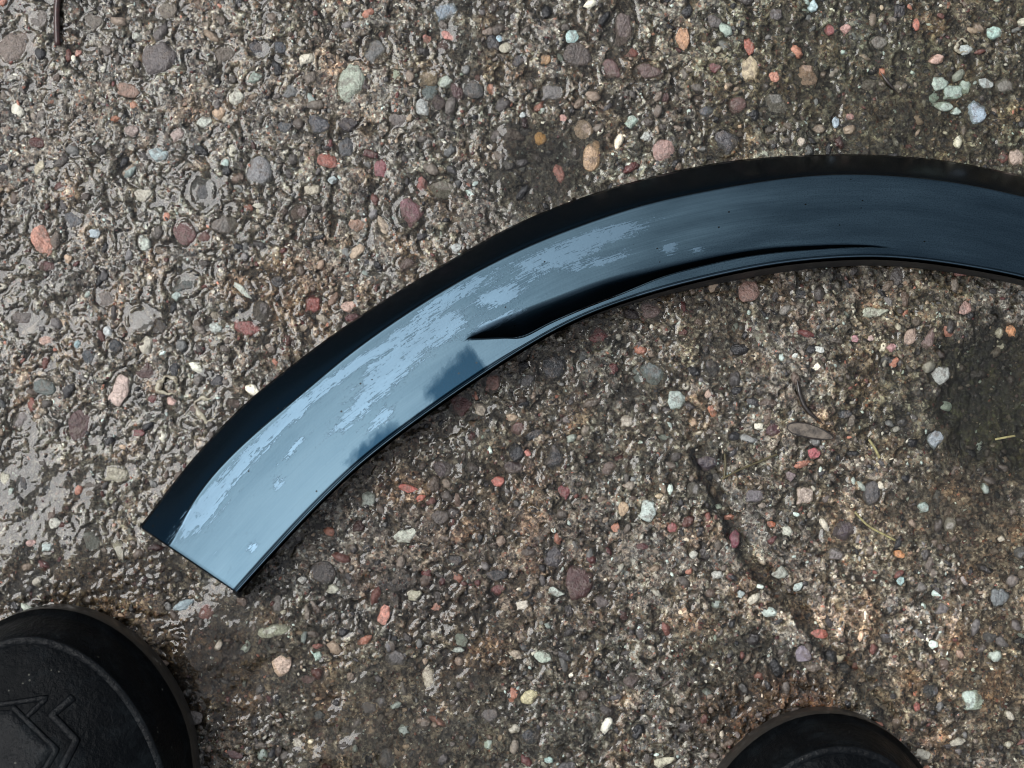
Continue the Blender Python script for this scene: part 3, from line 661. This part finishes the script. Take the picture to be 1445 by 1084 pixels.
# ------------------------------------------------------------------ the wheel arch trim
def curve(pts):
    return np.array(pts, float)
O_ = curve([(198, 742), (217, 718), (260, 661), (309, 606), (352, 563), (428, 503), (478, 466), (560, 412), (646, 361), (719, 320), (799, 286), (880, 260), (958, 240), (1044, 225), (1161, 218), (1230, 218), (1296, 222), (1370, 232), (1445, 249)])
C_ = curve([(243, 768), (262, 724), (281, 694), (323, 646), (371, 603), (399, 580), (480, 511), (530, 473), (613, 418), (680, 380), (760, 342), (860, 305), (922, 286), (1026, 265), (1088, 255), (1160, 247), (1252, 248), (1354, 259), (1445, 278)])
I_ = curve([(335, 835), (382, 783), (438, 723), (497, 665), (556, 617), (615, 574), (676, 532), (746, 487), (812, 451), (879, 425), (960, 401), (1067, 377), (1150, 366), (1232, 362), (1293, 366), (1354, 374), (1445, 391)])
def catmull(p, n):
    p = np.vstack([2 * p[0] - p[1], p, 2 * p[-1] - p[-2]])
    out = []
    for i in range(1, len(p) - 2):
        t = np.linspace(0, 1, n, endpoint=False)[:, None]
        a, b, c, d_ = p[i - 1], p[i], p[i + 1], p[i + 2]
        out.append(0.5 * (2 * b + (c - a) * t + (2 * a - 5 * b + 4 * c - d_) * t * t + (3 * b - a - 3 * c + d_) * t ** 3))
    return np.vstack(out + [p[-2][None]])
def smooth(p, it):
    for _ in range(it):
        q = p.copy(); q[1:-1] = 0.25 * p[:-2] + 0.5 * p[1:-1] + 0.25 * p[2:]; p = q
    return p
def resample(p, n):
    s_ = np.concatenate([[0], np.cumsum(np.hypot(*np.diff(p, axis=0).T))])
    t = np.linspace(0, s_[-1], n)
    return np.stack([np.interp(t, s_, p[:, 0]), np.interp(t, s_, p[:, 1])], -1)
AX = 1187.0
def full(p, shift):
    """beyond the frame the arch goes on as the mirror of its near half"""
    q = p[p[:, 0] < 2 * AX - 1462][::-1].copy()
    q[:, 0] = 2 * AX - q[:, 0]; q[:, 1] += shift
    p = catmull(np.vstack([p, q[q[:, 0] > 1465]]), 12)
    return smooth(resample(p, 900), 260)
Of, Cf, If = full(O_, 0), full(C_, -8), full(I_, -18)
NST = 420
# stations: pairs of points at equal fractions along outer and inner edge, the crease at the same fraction
Os, Cs, Is = resample(Of, NST), resample(Cf, NST), resample(If, NST)
frac = np.linspace(0, 1, NST)
xs_ = Is[:, 0]
# groove between face and inner lip: fractions across (0 = outer, 1 = inner) of its upper and lower edge
G1_ = catmull(curve([(659, 477), (690, 464), (712, 455), (760, 436), (812, 416), (860, 399), (912, 385), (960, 373), (1026, 359), (1088, 350), (1160, 346), (1211, 345), (1252, 347), (1275, 350)]), 12)
G2_ = catmull(curve([(659, 478), (690, 477.5), (712, 477), (739, 476), (779, 456), (830, 434), (879, 415), (943, 389), (1026, 368), (1088, 358), (1160, 352), (1211, 350), (1252, 350), (1275, 351)]), 12)
def cross_frac(a, b, poly):
    """where the station line a-b meets the polyline, as a fraction; nan when it does not"""
    best = np.nan
    dvec = b - a; L2 = dvec @ dvec
    nrm = np.array([-dvec[1], dvec[0]])
    side = (poly - a) @ nrm
    k = np.where(side[:-1] * side[1:] < 0)[0]
    for q in k:
        t = side[q] / (side[q] - side[q + 1])
        p = poly[q] + t * (poly[q + 1] - poly[q])
        f_ = ((p - a) @ dvec) / L2
        if -0.1 < f_ < 1.3: best = f_
    return best
g1 = np.array([cross_frac(Os[i], Is[i], G1_) for i in range(NST)])
g2 = np.array([cross_frac(Os[i], Is[i], G2_) for i in range(NST)])
cf = np.array([cross_frac(Os[i], Is[i], Cf) for i in range(NST)])
okc = ~np.isnan(cf); cf = np.interp(frac, frac[okc], cf[okc])
cf = np.convolve(np.pad(cf, 6, mode='edge'), np.ones(13) / 13, 'valid')
ok = ~(np.isnan(g1) | np.isnan(g2)); i0, i1 = np.where(ok)[0][[0, -1]]
gi = np.arange(NST)
width = np.where(ok, np.maximum(np.nan_to_num(g2) - np.nan_to_num(g1), 0), 0)
g1f = np.interp(gi, gi[ok], g1[ok]); g2f = np.interp(gi, gi[ok], g2[ok])
g1f[:i0] = g1[i0]; g2f[:i0] = g1[i0]; g1f[i1 + 1:] = g2[i1]; g2f[i1 + 1:] = g2[i1]
g2f = np.maximum(g2f, g1f + 0.012)
dep = np.zeros(NST); dep[ok] = np.clip(width[ok] * 0.075, 0, 0.0120) + 0.0030
dep *= sstep(i0 - 1, i0 + 3, gi) * sstep(i1 + 1, i1 - 24, gi)
# section heights: the outer edge low, crown at the crease, then a nearly level face
rise = sstep(0.0, 0.5, frac) * 0.006                      # the middle of the arch bows up off the slab
zO = np.full(NST, 0.0085); zC = 0.0200 + rise; zI = 0.0255 + rise
def row(fr, z): return fr, z
rows = []           # (fraction across per station, height per station)
def addrow(f_, z_): rows.append((np.broadcast_to(f_, (NST,)).copy(), np.broadcast_to(z_, (NST,)).copy()))
addrow(0.012, -0.0005)
addrow(0.0, zO)
for k in np.linspace(0, 1, 13)[1:]:                        # outer band: convex, steepening towards its edge
    addrow(cf * (k * 0.965), zO + (zC - 0.0009 - zO) * (1 - (1 - k) ** 1.22))
addrow(cf * 0.99, zC - 0.00022)
addrow(cf * 1.02, zC)
face = np.linspace(0, 1, 41)[1:]
def zface(f_):
    t = np.clip((f_ - cf) / (1 - cf), 0, 1)
    return zC + (zI - zC) * (0.55 * t + 0.45 * t * t)
for k in face[:-1]:
    f_ = cf * 1.02 + (g1f - 0.03 - cf * 1.02) * k
    addrow(f_, zface(f_))
addrow(g1f - 0.018, zface(g1f - 0.018) - dep * 0.03)
addrow(g1f, zface(g1f) - dep * 0.08)
for k in (0.2, 0.45, 0.7, 0.9):
    f_ = g1f + (g2f - g1f) * k
    addrow(f_, zface(f_) - dep * (0.08 + 0.92 * k ** 1.25))
lipz = zface(g2f)
addrow(g1f + (g2f - g1f) * 0.955, zface(g1f + (g2f - g1f) * 0.955) - dep)
addrow(g2f, lipz)
for k in np.linspace(0, 1, 15)[1:-1]:
    f_ = g2f + (0.972 - g2f) * k
    addrow(f_, zface(f_))
zL = zface(np.full(NST, 0.972))
addrow(0.972, zL)
addrow(0.977, zL - 0.0007)                                # fine groove before the rolled inner edge
addrow(0.983, zL + 0.0002)
addrow(0.990, zL + 0.0006)
addrow(0.997, zL + 0.0005)
addrow(1.003, zL - 0.0004)
addrow(1.007, zL - 0.0030)
fl = sstep(0.24, 0.46, frac)
for k in (0.25, 0.6, 1.0):
    addrow(1.007 + (0.004 + 0.075 * fl) * k, zL - 0.003 - (zL - 0.003 - 0.0008) * k)
NR = len(rows)
PXv = np.zeros((NST, NR, 2)); Zv = np.zeros((NST, NR))
for r_, (f_, z_) in enumerate(rows):
    PXv[:, r_] = Os + (Is - Os) * f_[:, None]
    Zv[:, r_] = z_
# rolled end: three extra stations that turn down beyond the cut
Lw = P(PXv[..., 0], PXv[..., 1], 0) * ((H - Zv) / H)[..., None]
XYZ = np.concatenate([Lw, Zv[..., None]], -1)
def endcap(A, B):
    d_ = A - B; d_[..., 2] = 0
    d_ = np.median(d_, axis=0); d_ /= np.linalg.norm(d_)
    out = []
    for off, dz in ((0.0016, -0.0060), (0.0014, -0.0030), (0.0010, -0.0010), (0.0005, -0.0003)):
        q = A + d_ * off; q[:, 2] = np.maximum(q[:, 2] + dz, np.minimum(A[:, 2], 0.001)); out.append(q)
    return out
e0 = endcap(XYZ[0].copy(), XYZ[3].copy()); e1 = endcap(XYZ[-1].copy(), XYZ[-4].copy())
G = np.stack(e0 + list(XYZ) + e1[::-1], 0)
PXg = np.concatenate([np.repeat(PXv[:1], 4, 0), PXv, np.repeat(PXv[-1:], 4, 0)], 0)
ns = G.shape[0]
vid = np.arange(ns * NR).reshape(ns, NR)
TQ = np.stack([vid[:-1, :-1], vid[:-1, 1:], vid[1:, 1:], vid[1:, :-1]], -1).reshape(-1, 4)
trim = bpy.data.objects.new('wheel_arch_trim', None)
trim.empty_display_size = 0.05
COL.objects.link(trim)
tag(trim, 'curved glossy dark blue wheel arch trim lying on wet concrete', 'car trim')
# attributes in the trim's own coordinates
ulen = np.concatenate([[0], np.cumsum(np.linalg.norm(np.diff(G.mean(1), axis=0), axis=1))])
vlen = np.concatenate([[0], np.cumsum(np.linalg.norm(np.diff(G[ns // 3], axis=0), axis=1))])
gxp, gyp = PXg[..., 0], PXg[..., 1]
# place along (pixels of arc from the cut end) and across (0..1)
acr = np.stack([rows[r_][0] for r_ in range(NR)], 1)
acr = np.concatenate([np.repeat(acr[:1], 4, 0), acr, np.repeat(acr[-1:], 4, 0)], 0)
def blob(cx, cy, rx, ry, a):
    ca, sa = math.cos(R(a)), math.sin(R(a))
    dx, dy = gxp - cx, gyp - cy
    u = dx * ca - dy * sa; v = dx * sa + dy * ca
    return np.exp(-((u / rx) ** 2 + (v / ry) ** 2))
dens = np.full(gxp.shape, 0.28)
for (cx, cy, rx, ry, a, k) in [(560, 512, 75, 24, 38, .34), (630, 462, 34, 16, 25, .30), (330, 668, 95, 11, 46, .25), (285, 728, 40, 18, 48, .26), (430, 570, 90, 10, 40, .25), (540, 490, 90, 8, 35, .22), (640, 415, 70, 12, 28, .28),
                                (705, 418, 40, 14, 18, .34), (700, 455, 50, 9, 26, .30), (780, 365, 70, 18, 20, .30), (860, 330, 80, 14, 16, .26), (850, 368, 60, 10, 15, .24), (945, 350, 16, 12, 40, .26), (985, 352, 12, 8, 0, .24), (500, 585, 60, 14, 40, .20), (540, 590, 30, 10, 45, .30), (395, 682, 12, 8, 45, .26), (357, 772, 10, 7, 40, .26), (415, 632, 30, 5, 50, .2)]:
    dens = dens + k * blob(cx, cy, rx, ry, a)
dens = np.where(acr < cf.mean() * 1.0, 0.15, dens)
dens = np.minimum(dens + 0.015 + 0.05 * sstep(620, 350, gxp), 0.57)
# haze of dried polish: over the face from the cut end, wiped away by hand in places
hz = sstep(1050, 600, gxp) * 0.20 + 0.78 + 0.25 * blob(900, 320, 170, 40, 14)
hz = np.minimum(hz, 1.0) * np.concatenate([np.repeat(h_, 4 if e_ else 1, 0) for h_, e_ in ((sstep(cf[:1, None] * 0.97, cf[:1, None] * 1.0, acr[:1]), 1), (sstep(cf[:, None] * 0.97, cf[:, None] * 1.0, acr[4:-4]), 0), (sstep(cf[-1:, None] * 0.97, cf[-1:, None] * 1.0, acr[-1:]), 1))], 0)
wu = (gxp - 640) * 0.79 - (gyp - 528) * 0.61; wv = (gxp - 640) * 0.61 + (gyp - 528) * 0.79    # along, across (towards the inner edge)
wn_ = 7 * gnoise(gxp / 11, gyp / 11, 71) + 4 * gnoise(gxp / 4, gyp / 4, 72)
wipe = sstep(-58, -38, wu + wn_) * sstep(46, 38, wu + 0.4 * wn_) * sstep(-24, -4, wv + wn_ + 0.15 * wu)
wipe2 = np.maximum(sstep(-212, -172, wu + 1.6 * wn_) * sstep(-92, -122, wu + 1.6 * wn_) * sstep(-9, 9, wv + 1.3 * wn_), 0.9 * sstep(-205, -180, wu) * sstep(0, -40, wu) * sstep(11, 17, wv + 0.5 * wn_))
hz = np.clip(hz * (1 - np.maximum(wipe, wipe2)), 0, 1)
dens = np.where(np.maximum(wipe, wipe2) > 0.4, 0.1, dens)
# normals of the whole moulding, so that its parts meet without a seam
def grid_normals(g):
    du = np.gradient(g, axis=0); dv = np.gradient(g, axis=1)
    n = np.cross(du, dv); n /= np.maximum(np.linalg.norm(n, axis=-1), 1e-12)[..., None]
    return n
GN = grid_normals(G)
if GN[ns // 2, 30, 2] < 0: GN = -GN
dens = np.where((acr > 0.981) & (acr < 1.004) & (gxp > 900), 0.95, dens)      # sky highlight painted pale along the rolled edge
hz = np.where((acr > 0.981) & (acr < 1.004), np.maximum(hz, 0.9), hz)  # haze lifted there too, as part of the painted highlight
def trim_part(name, cells, mat=None, g=G, flip=False, normals=GN):
    sub = vid
    q = np.stack([sub[:-1, :-1], sub[1:, :-1], sub[1:, 1:], sub[:-1, 1:]], -1)
    q = q[cells]
    if flip: q = q[:, ::-1]
    u, inv = np.unique(q, return_inverse=True)
    gg = g.reshape(-1, 3)[u]; nn = normals.reshape(-1, 3)[u]
    q = inv.reshape(-1, 4)
    fn = np.cross(gg[q[:, 1]] - gg[q[:, 0]], gg[q[:, 2]] - gg[q[:, 0]])
    if (fn * nn[q[:, 0]]).sum() < 0: q = q[:, ::-1]
    me = np_mesh(name, gg, 4, q)
    attr_f(me, 'residue_glint', dens.reshape(-1)[u]); attr_f(me, 'haze', hz.reshape(-1)[u])
    uvl = me.uv_layers.new(name='trim')
    UU = np.repeat(ulen[:, None], NR, 1).reshape(-1)[u]; VV = (acr * 0.062).reshape(-1)[u]
    li = np.zeros(len(me.loops), np.int32); me.loops.foreach_get('vertex_index', li)
    uvl.data.foreach_set('uv', np.stack([UU[li], VV[li]], -1).astype(np.float32).ravel())
    me.update()
    me.normals_split_custom_set_from_vertices(nn.tolist())
    return link(name, me, mat or M_TRIM, trim)
kC = 15                                   # row of the crease
kG = 16 + len(face) - 1                   # row where the face ends
kL = kG + 7                               # upper edge of the lip
kF = NR - 4                               # top of the hanging flange
cr, cs = np.meshgrid(np.arange(NR - 1), np.arange(ns - 1))
ingr = (cs >= i0 + 4) & (cs < i1 + 4) & (cr >= kG) & (cr < kL)
endc = (cs < 4) | (cs >= ns - 5)
trim_part('outer_band', (cr < kC) & ~endc)
trim_part('face', (cr >= kC) & (cr < kL) & ~ingr & ~endc)
trim_part('groove', ingr)
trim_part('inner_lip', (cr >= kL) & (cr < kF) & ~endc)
trim_part('flange', (cr >= kF) & ~endc, M_BACK)
trim_part('end_return', endc)
GB = G - GN * 0.0022
GB[:, 0] = G[:, 0] + 0.0001; GB[:, -1] = G[:, -1] + 0.0001
bk = trim_part('backing', cr >= 0, M_BACK, GB, normals=-GN)

# ------------------------------------------------------------------ rubber boots
def boot_contour(z, n=72):
    """outline of the boot at height z; toe at y = 0 pointing to +y, heel at y = -0.30"""
    zz = [0, .018, .020, .030, .040, .0445, .046, .0475, .050, .055, .060, .066, .075, .09, .11, .14, .18, .25, .36]
    yf = [0, 0, -.002, -.0035, -.006, -.0075, -.0085, -.0105, -.019, -.040, -.058, -.076, -.098, -.122, -.145, -.165, -.175, -.172, -.165]
    hw = [.0590, .0590, .0572, .0562, .0540, .0526, .0520, .0506, .0480, .0470, .0460, .0465, .0475, .048, .048, .049, .052, .058, .063]
    rr = [-.30, -.30, -.297, -.296, -.296, -.296, -.296, -.296, -.296, -.296, -.296, -.296, -.296, -.296, -.296, -.296, -.298, -.302, -.306]
    f = np.interp(z, zz, yf); w_ = np.interp(z, zz, hw); b_ = np.interp(z, zz, rr)
    lf = min(0.076, (f - b_) * 0.52); lb = (f - b_) - lf
    cy = f - lf
    a = np.linspace(0, 2 * math.pi, n, endpoint=False)
    x = np.sin(a); y = np.cos(a)
    waist = 1 - 0.10 * np.exp(-((y + 0.35) / 0.28) ** 2) * (1 if z < 0.05 else 0.4)
    hb = np.where(y < -0.2, 1 - 0.14 * ((-y - 0.2) / 0.8), 1)
    return np.stack([x * w_ * waist * hb, cy + np.where(y > 0, y * lf, y * lb), np.full(n, z)], -1)
def loft(zs, name, mat, parent, close_top=False, close_bottom=False, bulge=None):
    n = 72
    rings = [boot_contour(z, n) for z in zs]
    if bulge:
        for k, (z, r_) in enumerate(zip(zs, rings)):
            c = np.array([0, -0.10, 0]); dv = r_ - c; dv[:, 2] = 0
            rings[k] = r_ + dv / np.linalg.norm(dv, axis=1)[:, None] * bulge(k)
    v = np.vstack(rings); m_ = len(zs)
    idx = np.arange(m_ * n).reshape(m_, n)
    q = np.stack([idx[:-1], np.roll(idx[:-1], -1, 1), np.roll(idx[1:], -1, 1), idx[1:]], -1).reshape(-1, 4)[:, ::-1]
    bm = bmesh.new()
    bv = [bm.verts.new(p) for p in v]
    for f_ in q: bm.faces.new([bv[k] for k in f_]).smooth = True
    if close_bottom: bm.faces.new([bv[k] for k in idx[0]])
    if close_top: bm.faces.new([bv[k] for k in idx[-1][::-1]])
    bmesh.ops.recalc_face_normals(bm, faces=bm.faces)
    me = bpy.data.meshes.new(name); bm.to_mesh(me); bm.free()
    return link(name, me, mat, parent)
def make_boot(px, py, rot, label, emblem):
    root = bpy.data.objects.new('rubber_boot', None); COL.objects.link(root)
    root.empty_display_size = 0.05
    x, y = P(px, py, 0.012)
    root.location = (x, y, 0.0022); root.rotation_euler = (0, 0, R(rot))
    tag(root, label, 'boot', 'pair of black rubber boots')
    loft([0, 0.003, 0.016, 0.0185], 'sole', M_SOLE, root, True, True, lambda k: (-.002, 0, 0, -.0006)[k])
    up = loft([.0175, .020, .024, .029, .034, .038, .0415, .0445, .0452, .0465, .048, .050, .0525, .055, .058, .061, .064, .068, .073, .079, .087, .097, .11, .125, .145, .17, .20, .24, .28, .32, .355], 'upper', M_RUB, root)
    up.modifiers.new('thickness', 'SOLIDIFY').thickness = 0.003
    # raised welt that edges the toe bumper
    cw = boot_contour(.0455); cw2 = boot_contour(.0475)
    a = np.linspace(-2.0, 2.0, 90)
    ang = np.linspace(0, 2 * math.pi, 72, endpoint=False)
    def pt(c, t): return np.stack([np.interp(t % (2 * math.pi), np.append(ang, 2 * math.pi), np.append(c[:, k], c[0, k])) for k in range(3)], -1)
    p = 0.5 * (pt(cw, a) + pt(cw2, a))
    tube('welt', p, 0.0022, M_PANEL, root, taper=True, flat=0.45)
    rim = boot_contour(.355); rp = np.vstack([rim, rim[:1]])
    tube('shaft_rim', rp, 0.0032, M_RUB, root)
    if emblem:
        bpy.context.view_layer.update()
        bvh = BVHTree.FromObject(up, bpy.context.evaluated_depsgraph_get())
        inv = root.matrix_world.inverted()
        def on(pts, n=14):
            out = []
            for (a0, b0), (a1, b1) in zip(pts[:-1], pts[1:]):
                for t in np.linspace(0, 1, n):
                    q = P(a0 + (a1 - a0) * t, b0 + (b1 - b0) * t, 0.060)
                    l_ = inv @ Vector((q[0], q[1], 0.06))
                    hit = bvh.ray_cast(Vector((l_.x, l_.y, 0.5)), Vector((0, 0, -1)))
                    if hit[0] is not None: out.append(tuple(hit[0]))
            return np.array(out)
        for pts, r_ in [([(-40, 1003), (62, 988), (35, 1014)], 0.0010), ([(12, 1000), (80, 1058), (58, 1100)], 0.0012), ([(98, 988), (70, 1012), (106, 1046), (82, 1100)], 0.0014)]:
            tube('emblem_rib', on(pts), r_ * 1.3, M_PANEL, root, flat=0.5)
        # raised panel on the outer side of the zigzag
        for poly in ([(14, 1004), (76, 1058), (54, 1100), (-40, 1100), (-40, 1008)],):
            bm = bmesh.new()
            n = 12; cx = np.mean([q[0] for q in poly]); cy = np.mean([q[1] for q in poly])
            rings = []
            for s_, dz in ((1.0, 0.0002), (0.97, 0.0009), (0.7, 0.0010), (0.35, 0.0010)):
                pp = [(cx + (a0 - cx) * s_, cy + (b0 - cy) * s_) for a0, b0 in poly]
                q = on(pp + pp[:1], 6)
                rings.append([bm.verts.new((v_[0], v_[1], v_[2] + dz)) for v_ in q])
            m_ = min(len(r_) for r_ in rings)
            if m_ == len(rings[0]) == len(rings[-1]):
                for A, B in zip(rings[:-1], rings[1:]):
                    for k in range(m_ - 1): bm.faces.new((A[k], A[k + 1], B[k + 1], B[k])).smooth = True
                bm.faces.new(rings[-1][:-1])
                bmesh.ops.recalc_face_normals(bm, faces=bm.faces)
                me = bpy.data.meshes.new('emblem_panel'); bm.to_mesh(me)
                link('emblem_panel', me, M_PANEL, root)
            bm.free()
    return root
def tube(name, pts, r, mat, parent=None, taper=False, n=8, flat=1.0):
    pts = np.asarray(pts, float)
    keepm = np.concatenate([[True], np.linalg.norm(np.diff(pts, axis=0), axis=1) > 1e-6]); pts = pts[keepm]
    m_ = len(pts)
    tg = np.gradient(pts, axis=0); tg /= np.linalg.norm(tg, axis=1)[:, None]
    up = np.array([0, 0, 1.0]); sd_ = np.cross(tg, up); sd_ /= np.maximum(np.linalg.norm(sd_, axis=1), 1e-6)[:, None]
    u2 = np.cross(sd_, tg)
    rad = np.full(m_, r) if np.isscalar(r) else np.asarray(r)
    if taper: rad = rad * np.clip(np.minimum(np.arange(m_), np.arange(m_)[::-1]) / 6.0, 0.15, 1)
    a = np.linspace(0, 2 * math.pi, n, endpoint=False)
    v = pts[:, None] + rad[:, None, None] * (np.cos(a)[None, :, None] * sd_[:, None] + flat * np.sin(a)[None, :, None] * u2[:, None])
    idx = np.arange(m_ * n).reshape(m_, n)
    q = np.stack([idx[:-1], np.roll(idx[:-1], -1, 1), np.roll(idx[1:], -1, 1), idx[1:]], -1).reshape(-1, 4)
    bm = bmesh.new(); bv = [bm.verts.new(p) for p in v.reshape(-1, 3)]
    for f_ in q: bm.faces.new([bv[k] for k in f_]).smooth = True
    bm.faces.new([bv[k] for k in idx[0]]); bm.faces.new([bv[k] for k in idx[-1][::-1]])
    bmesh.ops.recalc_face_normals(bm, faces=bm.faces)
    me = bpy.data.meshes.new(name); bm.to_mesh(me); bm.free()
    return link(name, me, mat, parent)
M_PANEL = mat_rubber('emblem_rubber', 1.3, 0.11)
make_boot(49, 858, 11, 'black rubber boot with moulded zigzag emblem, left foot of the pair', True)
make_boot(1184, 1003, -8, 'black rubber boot with bare toe, right foot of the pair', False)

# ------------------------------------------------------------------ small litter
M_TWIG = mat_plain('twig_bark', (62, 30, 26), (34, 16, 15), 0.5, 260)
M_STRAW = mat_plain('straw', (168, 160, 112), (120, 112, 76), 0.6, 400, 0.3)
M_OLIVE = mat_plain('dry_grass', (92, 84, 52), (60, 54, 34), 0.6, 400, 0.3)
M_HUSK = mat_plain('seed_husk', (44, 36, 30), (24, 20, 18), 0.4, 300)
M_WING = mat_plain('seed_wing', (112, 102, 90), (52, 46, 40), 0.35, 260, 0.8)
M_SHELL = mat_plain('shell', (178, 172, 150), (96, 84, 66), 0.5, 420)
def litter(name, pix, r, mat, label, cat, lift=0.0014, taper=False, n=7, group=None, sub=8):
    c = catmull(curve(pix), sub) if len(pix) > 2 else np.linspace(pix[0], pix[1], 14)
    xy = P(c[:, 0], c[:, 1]); hs = sample(xy[:, 0], xy[:, 1])
    z = np.maximum(smooth(np.stack([hs, hs], -1), 30)[:, 0], 0) + lift
    o = tube(name, np.column_stack([xy, z]), r, mat, None, taper, n)
    return tag(o, label, cat, group)
litter('twig', [(84, -8), (82, 22), (83, 66)], 0.0014, M_TWIG, 'dark red-brown twig lying upright at the upper left', 'twig', 0.0022)
litter('grass_stem', [(1017, 676), (1045, 662), (1072, 651), (1096, 641)], 0.00045, M_OLIVE, 'thin dry olive grass stem lying between puddle and red stone', 'stem', 0.0016)
litter('grass_stem', [(1021, 676), (1023, 655), (1022, 640)], 0.0005, M_OLIVE, 'short upright olive stem touching the end of the longer grass stem', 'stem', 0.0016)
litter('straw', [(1225, 620), (1234, 634), (1240, 646)], 0.0006, M_STRAW, 'short pale straw under a small cream flake near the puddle', 'straw', 0.0018)
litter('straw', [(1404, 620), (1420, 617), (1432, 615)], 0.0005, M_STRAW, 'pale straw floating at the lower side of the dark puddle', 'straw', 0.0004)
litter('straw', [(1205, 722), (1225, 742), (1262, 762)], 0.0005, M_STRAW, 'long pale straw beside the dark round pebble at lower right', 'straw', 0.0018)
litter('root_fibre', [(1124, 535), (1128, 556), (1138, 578), (1160, 598)], 0.0011, M_HUSK, 'dark curved root fibre lying above the winged seed', 'root', 0.0012, True)
litter('root_fibre', [(1241, 262 - 160), (1252, 122 - 5), (1266, 132)], 0.0008, M_HUSK, 'short dark fibre in the concrete above the trim', 'root', 0.0012, True)
# a winged seed: husk ring round a thin pale blade
seed = bpy.data.objects.new('winged_seed', None); COL.objects.link(seed)
sx0, sy0 = P(1142, 609); seed.location = (sx0, sy0, 0.0022); seed.rotation_euler = (0, 0, R(-14)); seed.empty_display_size = 0.01
tag(seed, 'long flat winged seed with dark rim lying on the concrete', 'seed')
aa = np.linspace(0, 2 * math.pi, 49)
ex, ey = 33 * MM, 9 * MM
tube('rim', np.column_stack([ex * np.cos(aa), ey * np.sin(aa) * (1 - 0.25 * np.cos(aa)), 0.0003 * np.sin(3 * aa)]), 0.0004, M_HUSK, seed, n=6)
bm = bmesh.new()
top = [bm.verts.new((ex * math.cos(q), ey * math.sin(q) * (1 - 0.25 * math.cos(q)), 0.0002)) for q in aa[:-1]]
bm.faces.new(top)
r_ = bmesh.ops.extrude_face_region(bm, geom=bm.faces[:])
for v_ in [g_ for g_ in r_['geom'] if isinstance(g_, bmesh.types.BMVert)]: v_.co.z -= 0.0005
bmesh.ops.recalc_face_normals(bm, faces=bm.faces)
me = bpy.data.meshes.new('wing'); bm.to_mesh(me); bm.free()
link('wing', me, M_WING, seed)
# broken shell rings
for (px, py, rx, ry, rot, lab) in [(292, 577, 14, 17, 30, 'cream broken shell ring nearest the trim edge'), (240, 545, 15, 12, -15, 'pale broken shell ring beside the dark red pebble'), (1358, 66, 9, 9, 0, 'tiny white shell ring at the upper right')]:
    q = np.linspace(0.5, 5.6, 40)
    x0, y0 = P(px, py)
    ca, sa = math.cos(R(rot)), math.sin(R(rot))
    wv = 1 + 0.13 * np.sin(3 * q + rx) + 0.08 * np.sin(7 * q + ry)
    x = rx * MM * np.cos(q) * wv; y = ry * MM * np.sin(q) * wv
    z0 = float(sample(np.array([x0]), np.array([y0]))[0])
    pts = np.column_stack([x0 + x * ca - y * sa, y0 + x * sa + y * ca, np.full(40, max(z0, -0.0005) + 0.0010)])
    o = tube('shell_fragment', pts, (0.0009 * rx / 12) * (1 + 0.5 * np.sin(2.3 * q)), M_SHELL, None, True, 7, 0.6)
    tag(o, lab, 'shell', 'broken shell pieces')
